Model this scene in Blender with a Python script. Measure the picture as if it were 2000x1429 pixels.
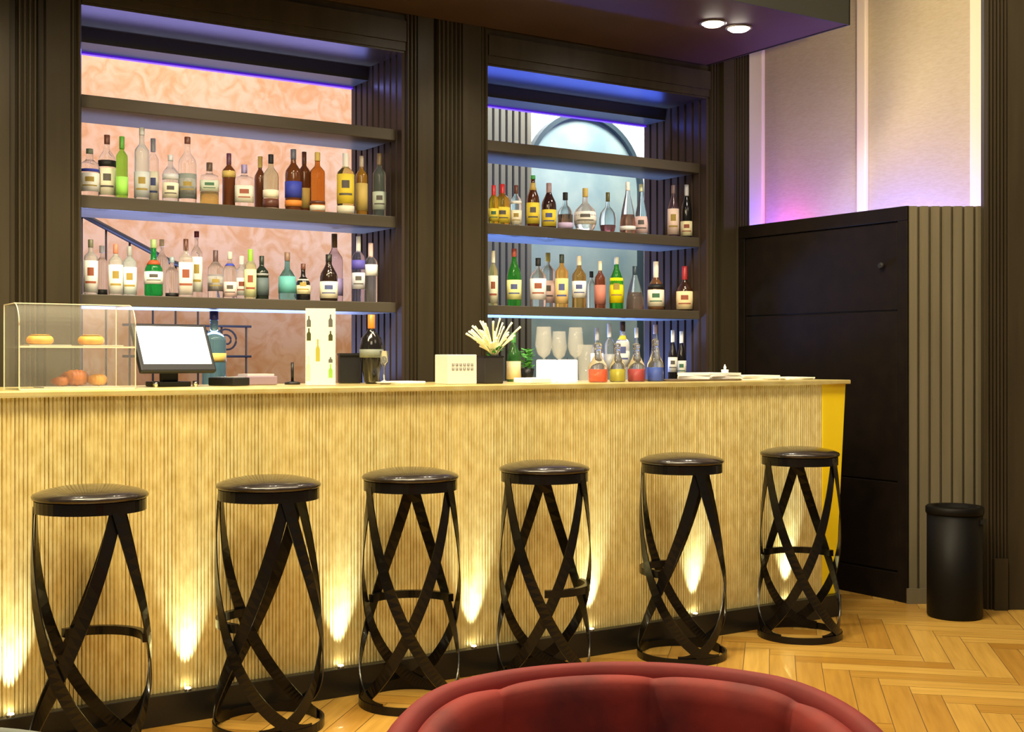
import bpy, math, random
from mathutils import Vector, Matrix
random.seed(7)
S = bpy.context.scene
COL = S.collection
PI = math.pi
R = math.radians
for o in list(bpy.data.objects): bpy.data.objects.remove(o, do_unlink=True)

# ------------------------------------------------------------------ camera
F = 2449.0; CX = 1000.0; HV = 699.0; CH = 1.2
FX, FY = 0.5476, 0.8367
cam_d = bpy.data.cameras.new('camera'); cam = bpy.data.objects.new('camera', cam_d); COL.objects.link(cam)
cam.location = (0, 0, CH); cam.rotation_euler = (R(90), 0, -math.asin(FX))
cam_d.sensor_width = 36; cam_d.lens = 36 * F / 2000; cam_d.shift_y = -15.5 / 2000
cam_d.clip_start = 0.05
S.camera = cam
S.view_settings.view_transform = 'Standard'; S.view_settings.look = 'None'
S.view_settings.gamma = 1; S.view_settings.use_curve_mapping = False
S.view_settings.exposure = 0.9

# ------------------------------------------------------------------ world and large lights
w = bpy.data.worlds.new('world'); S.world = w; w.use_nodes = True
bg = w.node_tree.nodes['Background']
bg.inputs[0].default_value = (1.0, 0.86, 0.66, 1); bg.inputs[1].default_value = 0.09

def area(name, loc, target, size, power, color, sy=None):
    l = bpy.data.lights.new(name, 'AREA'); l.energy = power; l.color = color
    l.size = size
    if sy: l.shape = 'RECTANGLE'; l.size_y = sy
    o = bpy.data.objects.new(name, l); COL.objects.link(o); o.location = loc
    o.rotation_euler = (Vector(target) - Vector(loc)).to_track_quat('-Z', 'Y').to_euler()
    return o
def spot(name, loc, target, power, color, angle, blend=1.0, rad=0.02):
    l = bpy.data.lights.new(name, 'SPOT'); l.energy = power; l.color = color
    l.spot_size = R(angle); l.spot_blend = blend; l.shadow_soft_size = rad
    o = bpy.data.objects.new(name, l); COL.objects.link(o); o.location = loc
    o.rotation_euler = (Vector(target) - Vector(loc)).to_track_quat('-Z', 'Y').to_euler()
    return o
# warm ceiling lamps of the lounge (behind and above the camera), plus added fills
area('lounge_light', (0.9, 3.1, 3.92), (1.1, 3.7, 0.6), 2.2, 120, (1.0, 0.84, 0.52), 0.4)
area('lounge_light', (3.05, 3.1, 3.92), (3.15, 3.75, 0.6), 2.2, 60, (1.0, 0.84, 0.60), 0.4)
area('lounge_light', (0.5, 1.0, 3.7), (0.9, 5.0, 1.6), 1.5, 45, (1.0, 0.84, 0.56))
area('lounge_light', (0.25, 3.5, 3.2), (0.9, 5.25, 1.7), 0.5, 26, (1.0, 0.82, 0.50))  # added fill that brightens the left pillar
area('lounge_light', (3.6, 1.2, 3.75), (3.6, 4.2, 0.6), 1.4, 16, (1.0, 0.86, 0.62))
area('lounge_light', (3.7, 3.72, 3.7), (5.4, 4.5, 2.7), 0.5, 4.5, (1.0, 0.82, 0.44))
spot('wall_fill_spot', (2.9, 1.7, 2.25), (5.42, 5.15, 2.65), 125, (1.0, 0.84, 0.40), 20, 0.7, 0.05)  # unseen free-floating spot added to warm the left part of the cream wall
# the room behind the shelves
area('back_room_light', (2.4, 6.25, 3.8), (2.8, 7.5, 0.9), 1.6, 23, (1.0, 0.86, 0.72), 0.6)
area('back_room_light', (5.5, 6.6, 3.7), (5.6, 7.5, 2.2), 1.0, 60, (0.90, 0.97, 1.0), 0.5)
# unseen blue lamps added low in the back room to tint the shelf undersides
area('back_room_light', (2.4, 6.25, 0.85), (2.2, 5.5, 2.6), 1.6, 75, (0.34, 0.46, 1.0), 0.25)
area('back_room_light', (4.3, 6.25, 0.85), (4.0, 5.5, 2.6), 1.2, 70, (0.18, 0.34, 1.0), 0.25)

# ------------------------------------------------------------------ geometry helpers
def ratio(u):
    t = (u - CX) / F
    return t, FX + FY * t, FY - FX * t           # t, X/d, Y/d
def at(u, Y):                                      # x position and depth at image column u on plane Y
    t, a, b = ratio(u); d = Y / b
    return a * d, d
def hz(v, d): return CH + (HV - v) * d / F
def cam_pt(lat, d): return (lat * FY + d * FX, -lat * FX + d * FY)

class MB:
    def __init__(s): s.v = []; s.f = []; s.sm = []
    def add(s, vs, fs, smooth=False):
        n = len(s.v); s.v += [tuple(p) for p in vs]
        for f in fs: s.f.append(tuple(i + n for i in f)); s.sm.append(smooth)
        return s
    def box(s, x0, x1, y0, y1, z0, z1):
        return s.add([(x0,y0,z0),(x1,y0,z0),(x1,y1,z0),(x0,y1,z0),(x0,y0,z1),(x1,y0,z1),(x1,y1,z1),(x0,y1,z1)],
              [(0,3,2,1),(4,5,6,7),(0,1,5,4),(1,2,6,5),(2,3,7,6),(3,0,4,7)])
    def loft(s, rings, closed=True, cap0=True, cap1=True, smooth=True):
        n = len(rings[0]); vs = [p for r in rings for p in r]; fs = []
        for i in range(len(rings) - 1):
            for j in range(n if closed else n - 1):
                a = i*n + j; b = i*n + (j+1) % n
                fs.append((a, b, b+n, a+n))
        k = len(s.v)
        s.add(vs, fs, smooth)
        if cap0: s.f.append(tuple(k + j for j in reversed(range(n)))); s.sm.append(False)
        if cap1: s.f.append(tuple(k + (len(rings)-1)*n + j for j in range(n))); s.sm.append(False)
        return s
    def lathe(s, prof, n=20, c=(0,0,0), sq=0, sx=1, sy=1, caps=True):
        rings = []
        for r, z in prof:
            ring = []
            for j in range(n):
                a = 2*PI*j/n
                ca, sa = math.cos(a), math.sin(a)
                k = 1.0
                if sq: k = 1 / (abs(ca)**sq + abs(sa)**sq) ** (1/sq)
                ring.append((c[0] + r*ca*k*sx, c[1] + r*sa*k*sy, c[2] + z))
            rings.append(ring)
        return s.loft(rings, cap0=caps, cap1=caps)
    def tube(s, pts, r, n=8, r1=None):
        pts = [Vector(p) for p in pts]; rings = []
        up = Vector((0,0,1))
        for i, p in enumerate(pts):
            t = (pts[min(i+1, len(pts)-1)] - pts[max(i-1, 0)]).normalized()
            u = t.cross(up)
            if u.length < 1e-3: u = t.cross(Vector((1,0,0)))
            u.normalize(); v = t.cross(u)
            rr = r if r1 is None else r + (r1 - r) * i / (len(pts)-1)
            rings.append([tuple(p + u*math.cos(2*PI*j/n)*rr + v*math.sin(2*PI*j/n)*rr) for j in range(n)])
        return s.loft(rings)
    def extrude(s, prof, z0, z1, smooth=False):     # closed polygon (x,y) extruded in z
        return s.loft([[(x, y, z0) for x, y in prof], [(x, y, z1) for x, y in prof]], smooth=smooth)
    def build(s, name, mat, parent=None, bevel=0, loc=None):
        me = bpy.data.meshes.new(name); me.from_pydata(s.v, [], s.f)
        me.polygons.foreach_set('use_smooth', s.sm)
        me.update()
        import bmesh as bmm
        b = bmm.new(); b.from_mesh(me); bmm.ops.recalc_face_normals(b, faces=b.faces); b.to_mesh(me); b.free()
        o = bpy.data.objects.new(name, me); COL.objects.link(o)
        if mat: me.materials.append(mat)
        if parent: o.parent = parent
        if loc: o.location = loc
        if bevel:
            m = o.modifiers.new('bevel', 'BEVEL'); m.width = bevel; m.segments = 2; m.limit_method = 'ANGLE'
        return o

def tag(o, label=None, cat=None, group=None, kind=None):
    if label: o['label'] = label
    if cat: o['category'] = cat
    if group: o['group'] = group
    if kind: o['kind'] = kind
    return o
def thing(name, label, cat, loc=(0,0,0), rz=0, group=None):
    o = bpy.data.objects.new(name, None); COL.objects.link(o); o.location = loc; o.rotation_euler = (0,0,rz)
    o.empty_display_size = 0.05
    return tag(o, label, cat, group)
def struct(name, mb, mat, bevel=0):
    o = mb.build(name, mat, bevel=bevel); o['kind'] = 'structure'; return o

# ------------------------------------------------------------------ materials
_m = {}
def mat(name, col, rough=0.5, metal=0.0, trans=0.0, ior=1.45, emit=0.0, ecol=None, coat=0.0, alpha=1.0, sheen=0.0):
    if name in _m: return _m[name]
    m = bpy.data.materials.new(name); m.use_nodes = True; p = m.node_tree.nodes['Principled BSDF']
    p.inputs['Base Color'].default_value = (*col, 1); p.inputs['Roughness'].default_value = rough
    p.inputs['Metallic'].default_value = metal; p.inputs['Transmission Weight'].default_value = trans
    p.inputs['IOR'].default_value = ior; p.inputs['Coat Weight'].default_value = coat
    p.inputs['Sheen Weight'].default_value = sheen
    p.inputs['Alpha'].default_value = alpha
    if emit:
        p.inputs['Emission Color'].default_value = (*(ecol or col), 1); p.inputs['Emission Strength'].default_value = emit
    _m[name] = m; return m
def nodes(m): return m.node_tree.nodes, m.node_tree.links, m.node_tree.nodes['Principled BSDF']
def noise_mat(name, c1, c2, scale=6, rough=0.5, metal=0, detail=6, stretch=(1,1,1), bump=0.0, lo=0.35, hi=0.65, dist=0.0, sheen=0, coat=0):
    if name in _m: return _m[name]
    m = mat(name, c1, rough, metal, sheen=sheen, coat=coat); n, l, p = nodes(m)
    tc = n.new('ShaderNodeTexCoord'); mp = n.new('ShaderNodeMapping'); mp.inputs['Scale'].default_value = stretch
    nz = n.new('ShaderNodeTexNoise'); nz.inputs['Scale'].default_value = scale; nz.inputs['Detail'].default_value = detail
    nz.inputs['Distortion'].default_value = dist
    cr = n.new('ShaderNodeValToRGB'); e = cr.color_ramp.elements
    e[0].position = lo; e[0].color = (*c1, 1); e[1].position = hi; e[1].color = (*c2, 1)
    l.new(tc.outputs['Object'], mp.inputs[0]); l.new(mp.outputs[0], nz.inputs['Vector']); l.new(nz.outputs['Fac'], cr.inputs[0])
    l.new(cr.outputs[0], p.inputs['Base Color'])
    if bump:
        b = n.new('ShaderNodeBump'); b.inputs['Strength'].default_value = bump; b.inputs['Distance'].default_value = 0.01
        l.new(nz.outputs['Fac'], b.inputs['Height']); l.new(b.outputs[0], p.inputs['Normal'])
    return m

DARK = noise_mat('dark_lacquer', (0.031, 0.024, 0.013), (0.040, 0.031, 0.017), 3, 0.36, stretch=(6,6,0.5), coat=0.0)
DARKP = noise_mat('black_panel', (0.006, 0.0042, 0.003), (0.009, 0.006, 0.004), 3, 0.5, stretch=(1,4,4))
SHELF = noise_mat('shelf_wood', (0.060, 0.050, 0.034), (0.072, 0.060, 0.042), 4, 0.4, stretch=(0.5,4,4))
SOFF = noise_mat('soffit_paint', (0.060, 0.034, 0.021), (0.072, 0.041, 0.026), 2, 0.6)
SIDE = noise_mat('niche_side', (0.030, 0.019, 0.013), (0.040, 0.026, 0.018), 3, 0.45, stretch=(5,5,0.4))
GROOVE = mat('groove_black', (0.008, 0.007, 0.006), 0.6)
CREAM = noise_mat('cream_plaster', (0.42, 0.35, 0.20), (0.46, 0.39, 0.235), 30, 0.85, stretch=(1,1,5))
CREAMT = mat('cream_trim', (0.78, 0.66, 0.44), 0.7)
MARBLE = noise_mat('peach_marble', (0.70, 0.32, 0.11), (0.80, 0.46, 0.22), 9, 0.4, dist=1.2, detail=10, lo=0.35, hi=0.6)
WHITEW = mat('white_wall', (0.88, 0.88, 0.86), 0.8)
FLUTE = noise_mat('board_lacquer', (0.115, 0.098, 0.060), (0.14, 0.12, 0.076), 3, 0.42, stretch=(5,5,0.4))
BLACKM = mat('black_enamel', (0.004, 0.0035, 0.0035), 0.26, coat=0.08)
LEATHER = noise_mat('black_leather', (0.014, 0.010, 0.008), (0.02, 0.015, 0.012), 60, 0.27, bump=0.1, coat=0.5)
CHROME = mat('chrome', (0.8, 0.78, 0.72), 0.2, 1.0)
PLASTIC = mat('black_plastic', (0.012, 0.012, 0.014), 0.35)
WHITE = mat('white_paper', (0.86, 0.85, 0.82), 0.7)

for _q, _v in ((DARK, 0.22), (DARKP, 0.15), (SHELF, 0.25), (SOFF, 0.2), (SIDE, 0.2), (PLASTIC, 0.3), (BLACKM, 0.35)):
    nodes(_q)[2].inputs['Specular IOR Level'].default_value = _v
def brass():
    m = noise_mat('fluted_brass', (0.67, 0.53, 0.19), (0.87, 0.76, 0.36), 34, 0.40, 0.35, stretch=(1,1,0.5), detail=10, lo=0.3, hi=0.7)
    return m
BRASS = brass()
TOPM = noise_mat('counter_metal', (0.70, 0.56, 0.20), (0.80, 0.68, 0.30), 12, 0.3, 0.5)

# ------------------------------------------------------------------ floor: herringbone parquet at 45 degrees
def make_floor():
    L, W = 0.60, 0.10
    vs, fs, cols, uvs = [], [], [], []
    rot = Matrix.Rotation(R(45), 2)
    cx, cy = 3.3, 2.9
    n = int(L / W)
    g = 0.0012
    def quad(x0, y0, x1, y1, along):
        c = rot @ Vector(((x0+x1)/2, (y0+y1)/2))
        if not (-1.6 < c.x + cx < 8.2 and -1.6 < c.y + cy < 5.9): return
        k = len(vs)
        for x, y in ((x0+g,y0+g),(x1-g,y0+g),(x1-g,y1-g),(x0+g,y1-g)):
            p = rot @ Vector((x, y)); vs.append((p.x + cx, p.y + cy, 0.0))
            uvs.append(((x, y) if along else (y, x)))
        fs.append((k, k+1, k+2, k+3)); cols.append(random.random())
    N = 20
    # standard herringbone lattice: step (W,W) along the zigzag, (L,-L) between zigzags
    for a in range(-120, 121):
        for b in range(-N, N+1):
            ox = a*W + b*L; oy = a*W - b*L
            quad(ox, oy, ox+L, oy+W, True)
            quad(ox+L, oy+W-L, ox+L+W, oy+W, False) if False else quad(ox, oy+W, ox+W, oy+W+L, False)
    me = bpy.data.meshes.new('floor'); me.from_pydata(vs, [], fs)
    ul = me.uv_layers.new(name='UVMap')
    for poly in me.polygons:
        for li in poly.loop_indices: ul.data[li].uv = uvs[me.loops[li].vertex_index]
    at_ = me.attributes.new('plank', 'FLOAT', 'FACE')
    for i, c in enumerate(cols): at_.data[i].value = c
    o = bpy.data.objects.new('floor', me); COL.objects.link(o); o['kind'] = 'structure'
    m = mat('parquet', (0.6, 0.4, 0.15), 0.27, coat=0.35); nn, l, p = nodes(m)
    a = nn.new('ShaderNodeAttribute'); a.attribute_name = 'plank'
    cr = nn.new('ShaderNodeValToRGB'); e = cr.color_ramp.elements
    e[0].color = (0.40, 0.20, 0.03, 1); e[1].color = (0.62, 0.38, 0.085, 1)
    uv = nn.new('ShaderNodeUVMap'); mp = nn.new('ShaderNodeMapping'); mp.inputs['Scale'].default_value = (3, 45, 1)
    cmb = nn.new('ShaderNodeCombineXYZ'); va = nn.new('ShaderNodeVectorMath'); va.operation = 'ADD'
    mul = nn.new('ShaderNodeMath'); mul.operation = 'MULTIPLY'; mul.inputs[1].default_value = 37
    l.new(a.outputs['Fac'], mul.inputs[0]); l.new(mul.outputs[0], cmb.inputs[2]); l.new(uv.outputs[0], mp.inputs[0])
    l.new(mp.outputs[0], va.inputs[0]); l.new(cmb.outputs[0], va.inputs[1])
    nz = nn.new('ShaderNodeTexNoise'); nz.inputs['Scale'].default_value = 1; nz.inputs['Detail'].default_value = 5
    l.new(va.outputs[0], nz.inputs['Vector'])
    mx = nn.new('ShaderNodeMix'); mx.data_type = 'RGBA'; mx.blend_type = 'MULTIPLY'; mx.inputs['Factor'].default_value = 0.45
    gr = nn.new('ShaderNodeValToRGB'); gr.color_ramp.elements[0].position = 0.3; gr.color_ramp.elements[1].position = 0.65
    gr.color_ramp.elements[0].color = (0.55, 0.5, 0.4, 1)
    l.new(a.outputs['Fac'], cr.inputs[0]); l.new(nz.outputs['Fac'], gr.inputs[0])
    l.new(cr.outputs[0], mx.inputs['A']); l.new(gr.outputs[0], mx.inputs['B']); l.new(mx.outputs['Result'], p.inputs['Base Color'])
    me.materials.append(m)
make_floor()
struct('floor', MB().box(-2, 9, -2, 8.2, -0.05, -0.002), mat('floor_base', (0.10, 0.05, 0.02), 0.7))
struct('ceiling', MB().box(-2, 9, -2, 8.2, 4.0, 4.1), mat('ceiling_paint', (0.45, 0.38, 0.30), 0.8))

# ------------------------------------------------------------------ back wall: pilasters, header, niches
YP, YS, YSB, YK = 5.25, 5.33, 5.68, 5.84
ZT = 4.0
def pil(name, segs, x_end, y_back=YK):
    """segs: list of (x0, x1, kind) kind 0 plain, 1 reeded moulding, 2 deep groove"""
    pts = []
    for x0, x1, k in segs:
        if k == 0: pts += [(x0, YP), (x1, YP)]
        elif k == 2: pts += [(x0, YP), (x0+0.004, YP+0.03), (x1-0.004, YP+0.03), (x1, YP)]
        else:
            n = max(2, round((x1 - x0) / 0.022)); w_ = (x1 - x0) / n
            for i in range(n):
                a = x0 + i*w_
                pts += [(a, YP+0.016), (a+w_*0.3, YP+0.002), (a+w_*0.62, YP+0.002), (a+w_*0.9, YP+0.016)]
    pts += [(x_end, y_back), (segs[0][0], y_back)]
    return struct(name, MB().extrude(pts, 0, ZT), DARK)
pil('trim_1', [(-1.2, 0.60, 0), (0.60, 0.66, 1), (0.66, 1.054, 0), (1.054, 1.085, 2), (1.085, 1.165, 1), (1.165, 1.195, 2), (1.195, 1.29, 0), (1.29, 1.34, 1)], 1.34)
pil('trim_2', [(2.84, 2.90, 1), (2.90, 2.985, 0), (2.985, 3.01, 2), (3.01, 3.15, 1), (3.15, 3.255, 0), (3.255, 3.303, 1)], 3.303)
pil('trim_3', [(4.766, 4.81, 1), (4.81, 4.86, 2), (4.86, 4.94, 0), (4.94, 5.066, 1)], 5.066)
# header above the two niches, with stepped moulding at its lower edge
def header(name, x0, x1):
    b = MB().box(x0, x1, YP+0.02, 5.60, 2.80, ZT).box(x0, x1, YP+0.004, 5.60, 2.70, 2.80).box(x0, x1, YP+0.014, 5.60, 2.66, 2.70)
    b.box(x0, x1, YP+0.022, 5.63, 2.65, 2.66)
    return struct(name, b, DARK)
header('trim_4', 1.34, 2.84); header('trim_5', 3.303, 4.766)
BEAM = mat('beam_lacquer', (0.03, 0.028, 0.03), 0.4)
for i, (x0, x1) in enumerate(((1.34, 2.84), (3.303, 4.766))):
    struct('trim_%d' % (6+i), MB().box(x0, x1, 5.63, YK, 2.585, ZT), BEAM)
    struct('trim_%d' % (8+i), MB().box(x0, x1, YSB+0.03, YK, 0, 1.0), DARK)
# reeded inner sides of the niches
def reed_side(name, x, y0, y1):
    n = 9; pts = []; w_ = (y1-y0)/n
    for i in range(n):
        a = y0 + i*w_
        pts += [(x, a), (x-0.012, a+0.006), (x-0.012, a+w_-0.012), (x, a+w_-0.006)]
    pts += [(x+0.006, y1), (x+0.006, y0)]
    return struct(name, MB().extrude(pts, 0, 2.65), SIDE)
reed_side('trim_10', 2.838, YP+0.02, YK-0.01)
reed_side('trim_11', 4.764, YP+0.02, YK-0.01)
# violet light strips under the rear beams
LED = mat('violet_led', (0.2, 0.05, 0.9), 0.5, emit=0.5, ecol=(0.055, 0.010, 0.40))
for x0, x1, nm in ((1.35, 2.83, 'left'), (3.31, 4.756, 'right')):
    o = thing('light_strip', 'thin violet light strip under the rear beam of the %s shelf niche' % nm, 'light', (x0, 5.80, 2.575))
    MB().box(0, x1-x0, 0, 0.03, 0.0, 0.010).build('diffuser', LED, o)
area('niche_led', (2.1, 5.60, 2.55), (2.1, 5.45, 2.65), 1.4, 1.0, (0.30, 0.32, 1.0), 0.01)
area('niche_led', (4.05, 5.60, 2.55), (4.05, 5.45, 2.65), 1.3, 1.5, (0.08, 0.16, 1.0), 0.01)

# shelves
SZ = ((2.241, 2.295), (1.823, 1.878), (1.417, 1.466))
snames = ('top', 'middle', 'lowest')
for side, x0, x1 in (('left', 1.342, 2.824), ('right', 3.305, 4.750)):
    for (z0, z1), nm in zip(SZ, snames):
        o = MB().box(x0, x1, YS, YSB, z0, z1).build('shelf', SHELF, bevel=0.003)
        extra = {'top': 'bare', 'middle': 'bottle-lined', 'lowest': 'bottle-lined'}[nm]
        tag(o, '%s dark wooden shelf, %s of the three in the %s niche' % (extra, nm, side), 'shelf', 'shelves of the back bar')
for side, x0, x1 in (('left', 1.345, 2.822), ('right', 3.308, 4.748)):
    o = thing('back_counter', 'dark low back counter under the shelves of the %s niche' % side, 'counter', (x0, YP+0.03, 0))
    MB().box(0, x1-x0, 0.02, 0.40, 0.08, 0.99).build('cabinet', DARKP, o)
    MB().box(0, x1-x0, 0, 0.42, 0.99, 1.02).build('worktop', DARK, o, bevel=0.003)

# ------------------------------------------------------------------ room behind
struct('wall_rear', MB().box(0.5, 4.6, 7.5, 7.6, 0, ZT), MARBLE)
struct('wall_rear', MB().box(4.9, 8.6, 7.5, 7.6, 0, ZT), WHITEW)
pts = []
for i in range(8):
    a = 4.56 + i*0.055
    pts += [(a, 7.40), (a+0.008, 7.37), (a+0.043, 7.37), (a+0.05, 7.40)]
pts += [(5.0, 7.55), (4.56, 7.55)]
struct('trim_12', MB().extrude(pts, 0, ZT), FLUTE)
struct('wall_left', MB().box(0.4, 0.5, 5.9, 7.6, 0, ZT), WHITEW)
# arched mirror with dark rim
am = thing('arched_mirror', 'tall arched mirror with dark rim on the white wall behind the right shelves', 'mirror', (5.53, 7.5, 0))
def arch(rad, z0, zc, n=28):
    return [(-rad, z0)] + [(-rad*math.cos(PI*i/n), zc + rad*math.sin(PI*i/n)) for i in range(n+1)] + [(rad, z0)]
a0 = arch(0.54, 0.6, 2.47); a1 = arch(0.505, 0.63, 2.47)
b = MB(); n = len(a0)
b.loft([[(x, -0.06, z) for x, z in a0], [(x, -0.06, z) for x, z in a1], [(x, -0.0, z) for x, z in a1], [(x, 0, z) for x, z in a0], [(x, -0.06, z) for x, z in a0]], cap0=False, cap1=False, smooth=False)
b.build('frame', mat('mirror_rim', (0.03, 0.045, 0.05), 0.4), am)
b = MB(); b.loft([[(x, -0.02, z) for x, z in a1], [(x, -0.012, z) for x, z in a1]], smooth=False)
b.build('mirror_glass', noise_mat('mirror_teal', (0.15, 0.21, 0.20), (0.27, 0.31, 0.25), 2.4, 0.55, 0.0), am)

# stair railing in the room behind
IRON = mat('iron', (0.03, 0.022, 0.02), 0.5)
rl = thing('stair_railing', 'dark iron stair railing with scrollwork seen through the left shelves', 'railing', (1.5, 7.0, 0))
h = MB(); P0 = Vector((0.1, 0, 2.07)); P1 = Vector((0.78, 0, 1.74))
h.tube([P0, P0.lerp(P1, .5), P1, (0.95, 0, 1.70)], 0.016, 8); h.build('handrail', IRON, rl)
for i in range(6):
    x = 0.28 + i*0.13
    z = P0.z + (x - 0.1) * (P1.z - P0.z) / 0.68
    MB().tube([(x, 0, 0.0), (x, 0, z)], 0.006, 6).build('baluster', IRON, rl)
def scroll(cx, cz, r, s=1):
    m = MB(); pts = []
    for i in range(34):
        a = i * 0.36; rr = r * (1 - i/40)
        pts.append((cx + s*rr*math.cos(a), 0.0, cz + rr*math.sin(a)))
    return m.tube(pts, 0.006, 6)
for x in (1.07, 1.22): MB().tube([(x, 0, 0), (x, 0, 1.385)], 0.006, 6).build('baluster', IRON, rl)
for cx_, s_ in ((0.62, 1), (0.78, -1), (0.94, 1), (1.10, -1)):
    scroll(cx_, 1.30, 0.075, s_).build('scroll', IRON, rl)
MB().tube([(0.5, 0, 1.385), (1.25, 0, 1.385)], 0.008, 6).tube([(0.5, 0, 1.21), (1.25, 0, 1.21)], 0.008, 6).build('rail', IRON, rl)

# ------------------------------------------------------------------ canopy with downlights
CZ = 2.83
cn = thing('canopy', 'dark brown dropped canopy over the bar with recessed downlights', 'canopy', (0, 0, 0))
MB().box(-1.2, 4.73, 4.23, YP-0.002, CZ, 3.45).build('soffit', SOFF, cn, bevel=0.004)
MB().box(-1.2, 4.735, 4.222, 4.23, CZ-0.004, 3.45).box(4.73, 4.738, 4.222, YP-0.002, CZ-0.004, 3.45).build('fascia', mat('canopy_fascia', (0.014, 0.014, 0.011), 0.6), cn)
LAMP = mat('lamp_white', (1, 0.95, 0.85), 0.5, emit=30, ecol=(1, 0.9, 0.72))
k = 0
dl = (('left lamp of the lit pair at the canopy corner', 4.155), ('right lamp of the lit pair at the canopy corner', 4.325),
      ('canopy downlight just above the frame, left of a middle pair', 3.03), ('canopy downlight just above the frame, right of a middle pair', 3.20), (None, 1.9), (None, 2.07), (None, 0.75), (None, 0.92))
for lb, x in dl:
    if lb:
        o = thing('downlight', 'round white recessed downlight, ' + lb, 'ceiling light', (x, 4.565, CZ), group='canopy downlights')
        MB().lathe([(0.055, -0.006), (0.066, -0.006), (0.066, 0.0), (0.055, 0.0), (0.055, -0.006)], 24, caps=False).build('rim', mat('lamp_rim', (0.2, 0.17, 0.14), 0.4), o)
        MB().lathe([(0.054, -0.006), (0.04, -0.016), (0.02, -0.02), (0.001, -0.021)], 24, caps=False).build('bulb', LAMP, o)
    spot('canopy_spot', (x, 4.565, CZ-0.05), (x, 4.50, 0), 4.5, (1, 0.88, 0.68), 95, 0.8, 0.03)
    spot('canopy_spot', (x, 4.56, CZ-0.05), (x, 5.4, 1.6), 10, (1, 0.90, 0.74), 80, 1.0, 0.03)  # extra spot added at each lamp to brighten the bottles on the shelves

# ------------------------------------------------------------------ bar counter
XB1 = 4.56; YB = 4.08
bar = thing('bar_counter', 'long straight bar counter with fluted golden front and dark plinth', 'bar counter', (0, YB, 0))
X0 = -0.6; XF = 4.40
pts = []; x = X0; i = 0
while x < XF - 0.02:
    w_ = 0.0118
    dpt = 0.0022 + 0.006 * (random.random() < 0.22) + 0.002 * random.random()
    pr = -0.0022 * random.random()
    pts += [(x, dpt), (x+0.0012, pr+0.0015), (x+0.003, pr-0.0006), (x+w_-0.003, pr-0.0006), (x+w_-0.0012, pr+0.0015), (x+w_, dpt)]
    x += w_ + 0.0008; i += 1
XF = x
pts += [(XF, 0.03), (X0, 0.03)]
MB().extrude(pts, 0.10, 1.078).build('front_panel', BRASS, bar)
# smooth yellow corner panel, its outer edge leaning in towards the foot
b = MB(); b.add([(XF,-0.003,0.10),(4.475,-0.003,0.10),(4.545,-0.003,1.078),(XF,-0.003,1.078),(XF,0.03,0.10),(4.475,0.55,0.10),(4.545,0.55,1.078),(XF,0.03,1.078)],
    [(0,1,2,3),(1,5,6,2),(4,7,6,5),(0,3,7,4),(3,2,6,7),(0,4,5,1)])
tag(b.build('corner_panel', noise_mat('yellow_brass', (0.93, 0.68, 0.008), (0.98, 0.75, 0.015), 3, 0.35, 0.15), bar, bevel=0.002), 'smooth bright yellow corner panel')
MB().box(X0, 4.56, -0.022, 0.60, 1.078, 1.098).build('countertop', TOPM, bar, bevel=0.004)
PLINTH = mat('plinth_black', (0.016, 0.014, 0.010), 0.32)
MB().box(X0, 4.48, -0.035, 0.55, 0.0, 0.10).build('plinth', PLINTH, bar, bevel=0.003)
MB().box(X0, XF, 0.035, 0.55, 0.10, 1.077).build('carcass', DARKP, bar)
ups = [0.82 + 0.555*k for k in range(7)]
upl = ['left of the first stool', 'between the first and second stool', 'between the second and third stool', 'between the third and fourth stool',
       'right of the fourth stool', 'behind the fifth stool', 'behind the rightmost stool']
GL = mat('uplight_lens', (1, 0.97, 0.85), 0.4, emit=14, ecol=(1, 0.93, 0.72))
for x, lb in zip(ups, upl):
    o = thing('uplight', 'small glowing uplight on the bar plinth %s' % lb, 'spotlight', (x, YB-0.019, 0.10), group='uplights along the bar plinth')
    MB().lathe([(0.012, 0), (0.012, 0.008)], 14).build('housing', CHROME, o)
    MB().lathe([(0.0095, 0.008), (0.0095, 0.010)], 14).build('lens', GL, o)
    spot('uplight_beam', (x, YB-0.042, 0.112), (x, YB+0.012, 0.62), 22, (0.92, 1, 0.98), 42, 1.0, 0.006)

# ------------------------------------------------------------------ right: partition, boards, cream wall, pillar
XP = 4.98
PZ = 1.945
p1 = cam_pt(1.94, 6.13); p2 = cam_pt(2.315, 6.13)
part = thing('partition', 'black panelled partition right of the bar with a row of vertical boards', 'partition', (0, 0, 0))
b = MB().box(XP+0.012, XP+0.07, p1[1]+0.02, YP-0.0, 0, PZ-0.012)
b.build('core', GROOVE, part)
b = MB()
for z0, z1 in ((0.0, 0.14), (0.15, 0.585), (0.592, 1.43), (1.438, PZ-0.075)):
    for y0, y1 in ((p1[1]+0.07, YP-0.05),):
        b.box(XP, XP+0.02, y0, y1, z0, z1)
b.build('panel', DARKP, part, bevel=0.003)
b = MB().box(XP-0.008, XP+0.075, p1[1]+0.005, YP, PZ-0.07, PZ).box(XP-0.006, XP+0.02, p1[1]+0.005, p1[1]+0.065, 0, PZ-0.07).box(XP-0.006, XP+0.02, YP-0.045, YP, 0, PZ-0.07)
b.build('frame', DARKP, part, bevel=0.003)
MB().lathe([(0.012, 0), (0.018, 0.012), (0.012, 0.024)], 12, c=(0,0,0)).build('knob', GROOVE, part, loc=(XP-0.008, 4.22, 1.66)).rotation_euler = (0, R(-90), 0)
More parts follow.
